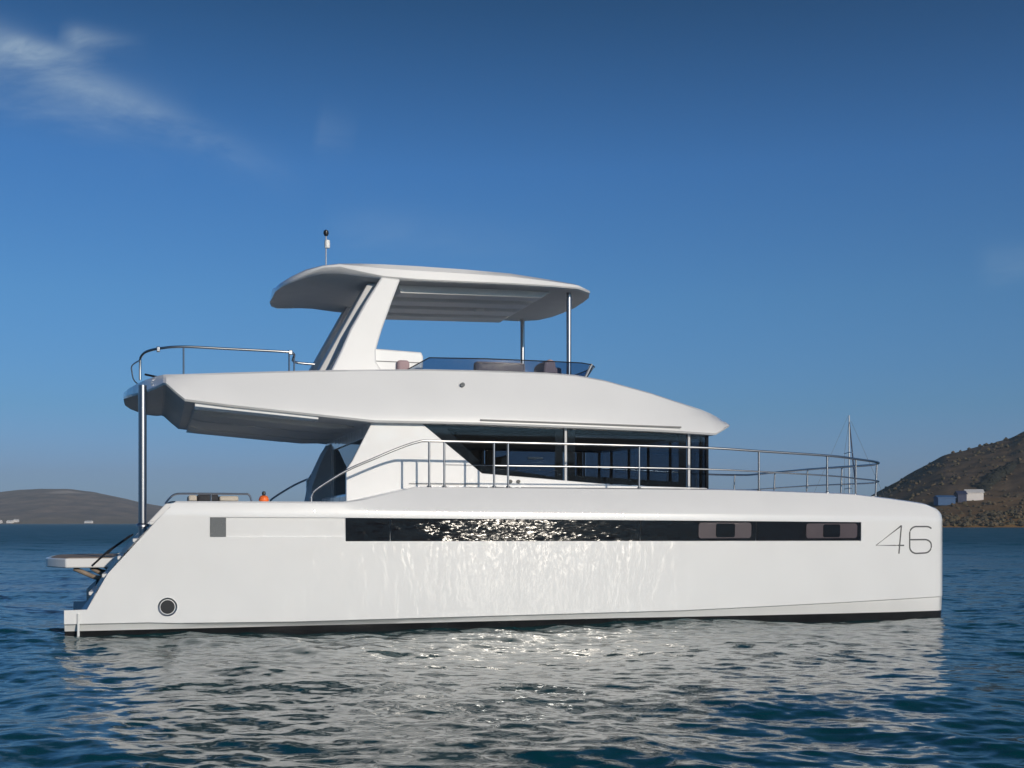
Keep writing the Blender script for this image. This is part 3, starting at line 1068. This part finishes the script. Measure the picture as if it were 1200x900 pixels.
# soffit panels under the aft overhang
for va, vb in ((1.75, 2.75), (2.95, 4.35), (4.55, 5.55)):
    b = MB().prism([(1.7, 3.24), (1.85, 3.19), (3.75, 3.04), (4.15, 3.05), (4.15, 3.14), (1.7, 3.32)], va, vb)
    b.build('soffit_panel', M['mattgrey2'], fly, bevel=.02)
b = MMB().prism([(1.70, 3.255), (3.5, 3.11), (3.5, 3.18), (1.70, 3.36)], 1.02, 1.52)
near_far(b, 'soffit_strip', M['gelcoat'], fly, bevel=.01)
# grey strip painting the roof side groove's shade, with its end cleat
groove_pts = [(6.0, 3.17), (9.4, 3.135), (9.4, 3.113), (6.0, 3.148)]
b = MMB().prism(groove_pts, .928, .96)
near_far(b, 'groove_shade', M['groove'], fly)
MB().lathe([(0, 0), (.035, .0), (.035, .05)], (5.76, 1.115, 3.72), 16, 0, axis='y').build('side_light', M['vent'], fly)
# steel poles carrying the aft overhang
for vv, uu in ((1.2, .97), (BEAM - 1.2, .935)):
    b = MB().tube([(uu, vv, 1.2), (uu, vv, 3.56)], .058, 16)
    b.lathe([(.09, 0), (.09, .03), (.069, .05)], (uu, vv, 1.50), 16)
    b.build('support_pole', M['polesteel'], boat, smooth=60)

# ---------------- flybridge windscreen, seats, helm
ws = [(4.95, 1.52), (5.3, 1.50), (6.2, 1.50), (7.4, 1.50), (7.75, 1.53), (7.98, 1.68), (8.08, 1.95), (8.12, 2.6), (8.14, 3.65)]
ws_full = ws + [(u, BEAM - v) for u, v in reversed(ws[:-1])]
rings = []
for i, (u, v) in enumerate(ws_full):
    lean = .0 if u < 7.6 else (.12 if u < 8 else .18)
    k = min(i, len(ws_full) - 1 - i)
    topw = 3.97 if k == 0 else (4.17 if k == 1 else 4.19)
    q = Vector((u - 6.2, (v - 3.65)))
    rings.append([(u, v, 3.92), (u + lean * (topw - 3.92) / .27, v - (.03 if v < 3.65 else -.03 if v > 3.65 else 0), topw)])
b = MB().loft(rings, 0, cap=False, closed=False)
ws_o = b.build('windscreen', M['screenglass'], fly, smooth=60)
MB().tube([r_[1] for r_ in rings], .009, 8).build('windscreen_rail', M['black'], ws_o)
for uu in (8.03,):
    b = MMB().tube([(uu - .06, 1.68, 3.92), (uu + .08, 1.66, 4.2)], .02, 8)
    near_far(b, 'windscreen_post', M['alloy'], ws_o)


def seat(lo, hi, back, m, name='seat'):
    b = MB().box(lo, hi)
    b.box(*back)
    return b.build(name, m, fly, bevel=.05, smooth=40)


seat((4.95, 1.75, 3.6), (5.55, 3.2, 3.98), ((4.85, 1.75, 3.75), (5.05, 3.2, 4.16)), M['cushion'])
seat((6.05, 1.70, 3.6), (6.95, 2.3, 3.98), ((6.1, 1.62, 3.8), (6.95, 1.80, 4.17)), M['cushion'])
seat((7.35, 2.6, 3.6), (7.85, 3.5, 4.02), ((7.72, 2.55, 3.8), (7.90, 3.5, 4.25)), M['cushion'])
MB().prism([(7.3, 3.6), (7.36, 4.22), (7.46, 4.30), (7.56, 4.26), (7.62, 3.6)], 1.9, 2.5).build('seat', M['cushion'], fly, bevel=.04)
b = MB().prism([(5.75, 3.6), (5.85, 4.02), (6.05, 4.06), (6.1, 3.6)], 3.9, 5.2)
b.build('helm_console', M['gelcoat'], fly, bevel=.04)
# white wet bar next to the pillar
b = MB().prism([(4.42, 3.55), (4.42, 4.34), (5.26, 4.31), (5.29, 4.24), (5.29, 4.10), (5.16, 3.55)], 1.85, 2.75)
wb_o = b.build('wet_bar', M['gelcoat'], fly, bevel=.025)
MB().box((4.47, 1.84, 4.13), (5.22, 1.849, 4.142)).build('lid_seam', M['groove'], wb_o)

# ---------------- hardtop
HT = [  # u, v_edge, w_bottom_edge, w_top, w_under
    (3.06, 3.1, 5.40, 5.47, 5.40), (3.12, 2.72, 5.405, 5.50, 5.40), (3.26, 2.38, 5.43, 5.55, 5.41), (3.46, 2.12, 5.50, 5.62, 5.43), (3.70, 1.96, 5.58, 5.665, 5.44), (3.95, 1.91, 5.60, 5.70, 5.44),
    (4.3, 1.90, 5.54, 5.72, 5.44), (4.66, 1.90, 5.49, 5.73, 5.44), (5.2, 1.90, 5.475, 5.735, 5.45), (6.0, 1.90, 5.485, 5.73, 5.46), (6.8, 1.90, 5.50, 5.71, 5.47), (7.5, 1.92, 5.505, 5.65, 5.48),
    (7.95, 1.94, 5.50, 5.605, 5.475), (8.00, 1.96, 5.50, 5.60, 5.475), (8.28, 2.20, 5.495, 5.56, 5.475), (8.42, 2.62, 5.495, 5.55, 5.48), (8.48, 3.1, 5.495, 5.55, 5.48)]


def ht_ring(t):
    u, ve, wb, wt, wu = t
    h = wt - wb
    half = [(min(ve + .75, 3.5), wu), (ve + .10, (wb + wu) / 2 + .01), (ve + .02, wb), (ve, wb + .02), (ve + .02, wb + h * .6), (ve + .10, wt - .012), (ve + .3, wt + .02), (min(ve + .95, 3.55), wt + .06)]
    full = half + [(BEAM - v, w) for v, w in reversed(half)]
    return [(u, v, w) for v, w in full]


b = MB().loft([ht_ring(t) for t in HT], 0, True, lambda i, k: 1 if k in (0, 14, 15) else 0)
ht = b.build('hardtop', [M['gelcoat'], M['mattgrey2']], boat, smooth=30)
for vv in (2.30, 3.05, 3.80, 4.55):
    b = MB().prism([(5.0, 5.33), (7.45, 5.385), (7.62, 5.50), (4.95, 5.50)], vv, vv + .40)
    b.build('roof_slat', M['cream'], ht, bevel=.02)
b = MB().box((6.62, 3.6, 5.33), (6.78, 3.7, 5.40))
b.build('roof_lamp', M['sailwhite'], ht, bevel=.02)
# raking aft pillars
pil = [(4.62, 5.50), (4.93, 5.48), (4.78, 5.10), (4.60, 4.62), (4.50, 4.30), (4.50, 4.10), (4.64, 3.88), (3.75, 3.88), (3.92, 4.22), (4.10, 4.62), (4.36, 5.08)]
b = MMB().prism(pil, 1.92, 2.17, dy=lambda x, z: (5.5 - z) * -.16)
near_far(b, 'pillar', M['gelcoat'], ht, bevel=.03)
b = MMB().prism([(3.60, 3.9), (3.75, 3.9), (4.6, 5.45), (4.45, 5.45)], 2.22, 2.9, dy=lambda x, z: (5.5 - z) * -.08)
near_far(b, 'pillar_web', M['greysoffit'], ht, bevel=.02)
for vv in (2.3, BEAM - 2.3):
    b = MB().tube([(7.93, vv, 3.9), (7.93, vv, 5.52)], .042, 14)
    b.lathe([(.07, 0), (.07, .02), (.045, .035)], (7.93, vv, 3.96), 14)
    b.build('roof_pole', M['steel'], ht, smooth=60)
# anchor light on its stick
b = MB().tube([(3.97, 3.65, 5.70), (3.97, 3.65, 6.50)], .012, 8)
al = b.build('anchor_light', M['alloy'], ht)
MB().lathe([(0, 0), (.045, .0), (.05, .06), (.045, .13), (.0, .15)], (3.99, 3.65, 6.30), 12).build('lamp_lens', M['sailwhite'], al)
MB().lathe([(0, 0), (.03, .01), (.048, .05), (.04, .095), (0, .12)], (3.97, 3.65, 6.50), 14).build('lamp_cap', M['black'], al)
MB().lathe([(0, 0), (.16, 0), (.17, .05), (.1, .1), (0, .12)], (3.55, 3.3, 5.62), 18).build('satellite_puck', M['sailwhite'], ht)

# ---------------- flybridge aft rails
FR = .019
b = MMB().tube(smooth_path([(.93, 1.75, 3.70), (.93, 1.75, 3.95), (.94, 1.72, 4.04), (1.02, 1.55, 4.10), (1.22, 1.42, 4.14), (1.55, 1.36, 4.17), (2.2, 1.36, 4.165), (2.9, 1.37, 4.16), (3.12, 1.38, 4.155)], 5), FR, 10)
b.tube(smooth_path([(3.12, 1.38, 4.155), (3.18, 1.40, 4.12), (3.18, 1.45, 4.02), (3.5, 1.5, 4.0)], 4), FR, 10)
r_n = b.build('flybridge_rail', M['steel'], boat, smooth=60)
r_f = b.mirrored().build('flybridge_rail', M['steel'], boat, smooth=60)
for par, f_ in ((r_n, lambda b: b), (r_f, lambda b: b.mirrored())):
    for (uu, vv, wt) in ((1.55, 1.36, 4.17), (3.10, 1.38, 4.15), (3.18, 1.42, 4.10)):
        f_(MMB().tube([(uu, vv, 3.74), (uu, vv, wt)], .014, 8)).build('post', M['steel'], par)
    f_(MMB().tube([(1.0, 1.70, 3.78), (1.2, 1.6, 3.73), (1.35, 1.5, 3.72)], .016, 8)).build('stay', M['black'], par)
    f_(MMB().box((1.165, 1.395, 4.085), (1.215, 1.445, 4.165))).build('joint', M['steel'], par, bevel=.01)
    f_(MMB().box((3.09, 1.35, 4.115), (3.15, 1.41, 4.185))).build('joint', M['steel'], par, bevel=.01)
b = MB().tube(smooth_path([(.93, 1.75, 4.0), (.80, 2.6, 4.02), (.78, 3.65, 4.03), (.80, 4.7, 4.02), (.93, BEAM - 1.75, 4.0)], 5), .012, 8)
b.build('aft_lifeline', M['steel'], boat)

# ---------------- side deck rail, one tube round the whole foredeck
RA = .0195


def rv(u): return lerp(u, VO) + .32


side = [(3.30, .30, 1.86), (3.31, .30, 1.96), (3.40, .30, 2.06), (3.80, .30, 2.31), (4.20, .30, 2.49), (4.61, .31, 2.665), (4.88, .31, 2.755), (5.05, .31, 2.77), (6.0, .31, 2.77), (8, .32, 2.765), (9.58, .32, 2.75), (10.53, rv(10.53), 2.715),
        (11.86, rv(11.86), 2.665), (12.45, .56, 2.625), (12.95, .78, 2.60), (13.18, 1.05, 2.59), (13.27, 1.45, 2.58), (13.32, 2.4, 2.59), (13.34, 3.65, 2.60)]
sp_ = smooth_path(side, 5)
full = sp_ + [Vector((p.x, BEAM - p.y, p.z)) for p in reversed(sp_[:-1])]
b = MB().tube(full, RA, 10)
rail = b.build('side_railing', M['steel'], boat, smooth=60)
low = [(6.02, .32, 2.42), (8, .32, 2.42), (9.58, .32, 2.41), (10.53, rv(10.53), 2.385), (11.86, rv(11.86), 2.335), (12.45, .56, 2.30), (12.95, .78, 2.28), (13.18, 1.05, 2.27), (13.27, 1.45, 2.26), (13.32, 2.4, 2.27), (13.34, 3.65, 2.28)]
lp_ = smooth_path(low, 5)
fullb = lp_ + [Vector((p.x, BEAM - p.y, p.z)) for p in reversed(lp_[:-1])]
MB().tube(fullb, .0125, 8).build('lower_rail', M['steel'], rail, smooth=60)
MB().tube([(5.26, .31, 2.42), (6.02, .32, 2.42)], .006, 6).build('gate_wire', M['steel'], rail)


def rail_at(u, lst):
    best = min(lst, key=lambda p: abs(p.x - u) + (0 if p.y < 3.65 else 50))
    return best


for u in (5.04, 5.27, 6.04, 6.26, 8.40, 10.50, 11.80, 12.42):
    q = rail_at(u, sp_)
    for far_ in (False, True):
        b = MMB().tube([(u, q.y, lerp(u, WD) - .05), (u, q.y, q.z)], .0165, 10)
        b.lathe([(.035, 0), (.035, .012), (.02, .02)], (u, q.y, lerp(u, WD) - .004), 10)
        (b.mirrored() if far_ else b).build('post', M['steel'], rail, smooth=60)
for (u, v, z) in ((13.13, 1.0, 2.59), (13.32, 2.4, 2.59), (13.34, 3.65, 2.60), (13.32, BEAM - 2.4, 2.59), (13.13, BEAM - 1.0, 2.59)):
    MB().tube([(u - .05, v, 1.74), (u - .01, v, z)], .0165, 10).build('post', M['steel'], rail, smooth=60)

# ---------------- cockpit coaming rail and cushions
b = MMB().tube(smooth_path([(1.28, .30, 1.82), (1.34, .30, 1.90), (1.42, .30, 1.955), (1.6, .30, 1.965), (2.3, .30, 1.965), (2.42, .30, 1.955), (2.46, .30, 1.86)], 4), .014, 8)
b.tube([(1.9, .30, 1.85), (1.9, .30, 1.965)], .012, 8)
near_far(b, 'stern_rail', M['steel'], boat)
b = MB().box((1.60, .62, 1.855), (1.72, 1.5, 1.955))
b.build('beige_cushion', M['beige'], boat, bevel=.03)
b = MB().box((1.73, .62, 1.855), (2.02, 1.5, 1.965))
b.build('charcoal_cushion', M['charcoal'], boat, bevel=.03)
b = MB().box((2.03, .62, 1.855), (2.30, 1.5, 1.945))
b.build('beige_cushion', M['beige'], boat, bevel=.03)

# orange float standing on the coaming: lies on the boat, a thing of its own
of = empty('orange_float', (0, 0, 0), TH)
of.location = Vector((-5.97, 15.98, 0)) + Vector((2.64 * math.cos(TH) - .42 * math.sin(TH), 2.64 * math.sin(TH) + .42 * math.cos(TH), 1.856))
prop(of, 'small orange float with a dark tip standing on the aft side deck', 'float')
MB().lathe([(0, 0), (.06, .0), (.075, .03), (.058, .075), (.04, .09), (0, .095)], (0, 0, 0), 16).build('body', M['orange'], of, smooth=50)
MB().lathe([(0, .09), (.022, .09), (.028, .125), (.02, .15), (0, .155)], (0, 0, 0), 12).build('cap', M['black'], of, smooth=50)

# ================================================================ SAILING YACHT lying beyond the catamaran's bow
D = 127.
yX = (992 - 600) / 1400 * D
yacht = empty('sailing_yacht', (yX, D, 0), R(8))
prop(yacht, 'sailing yacht at anchor beyond the bow, only its bare mast and stays showing', 'sailboat')
b = MB()
rings = []
for (u, hw, wtop, wk) in ((-5.4, 1.05, 1.05, -.05), (-4.5, 1.35, 1.05, -.2), (-2, 1.7, 1.05, -.5), (0, 1.75, 1.08, -.55), (2, 1.5, 1.15, -.5), (4, .8, 1.28, -.3), (5.1, .28, 1.38, -.1), (5.7, .03, 1.45, .3)):
    rings.append([(u, -hw, wtop), (u, -hw * .97, .3), (u, -hw * .6, wk * .6), (u, 0, wk), (u, hw * .6, wk * .6), (u, hw * .97, .3), (u, hw, wtop)])
b.loft(rings)
b.build('hull', M['sailwhite'], yacht, smooth=50)
b = MB().prism([(-2.5, 1.0), (-2.4, 1.5), (1.2, 1.55), (2.4, 1.2), (2.4, 1.0)], -.95, .95)
b.build('coachroof', M['sailwhite'], yacht, bevel=.06)
b = MB().tube([(.3, 0, 1.3), (.3, 0, 13.0)], .10, 10, r1=.06)
mast = b.build('mast', M['alloy'], yacht, smooth=60)
for zz in (5.2, 9.0):
    MB().tube([(.2, -1.0, zz), (.3, 0, zz + .08), (.2, 1.0, zz)], .04, 6).build('spreader', M['alloy'], mast)
b = MB().tube([(.2, 0, 2.5), (-4.1, 0, 2.6)], .09, 8)
bo = b.build('boom', M['alloy'], yacht)
MB().tube([(.0, 0, 2.72), (-2, 0, 2.82), (-4.0, 0, 2.74)], .17, 8).build('sail_cover', M['sailblue'], bo)
b = MB().tube([(.5, 0, 12.4), (5.6, 0, 1.5)], .014, 6)
b.build('forestay', M['vent'], yacht)
b = MB().tube([(.38, .2, 12.6), (1.9, 1.0, 1.1)], .065, 6, r1=.075)
b.build('furled_sail', M['sailblue'], yacht)
MB().tube([(.2, 0, 13.0), (-5.3, 0, 1.1)], .012, 6).build('backstay', M['vent'], yacht)
for s_ in (-1, 1):
    MB().tube([(.3, 0, 12.5), (.2, s_ * 1.0, 9.0), (.2, s_ * 1.0, 5.2), (.1, s_ * 1.6, 1.1)], .014, 6).build('shroud', M['vent'], yacht)
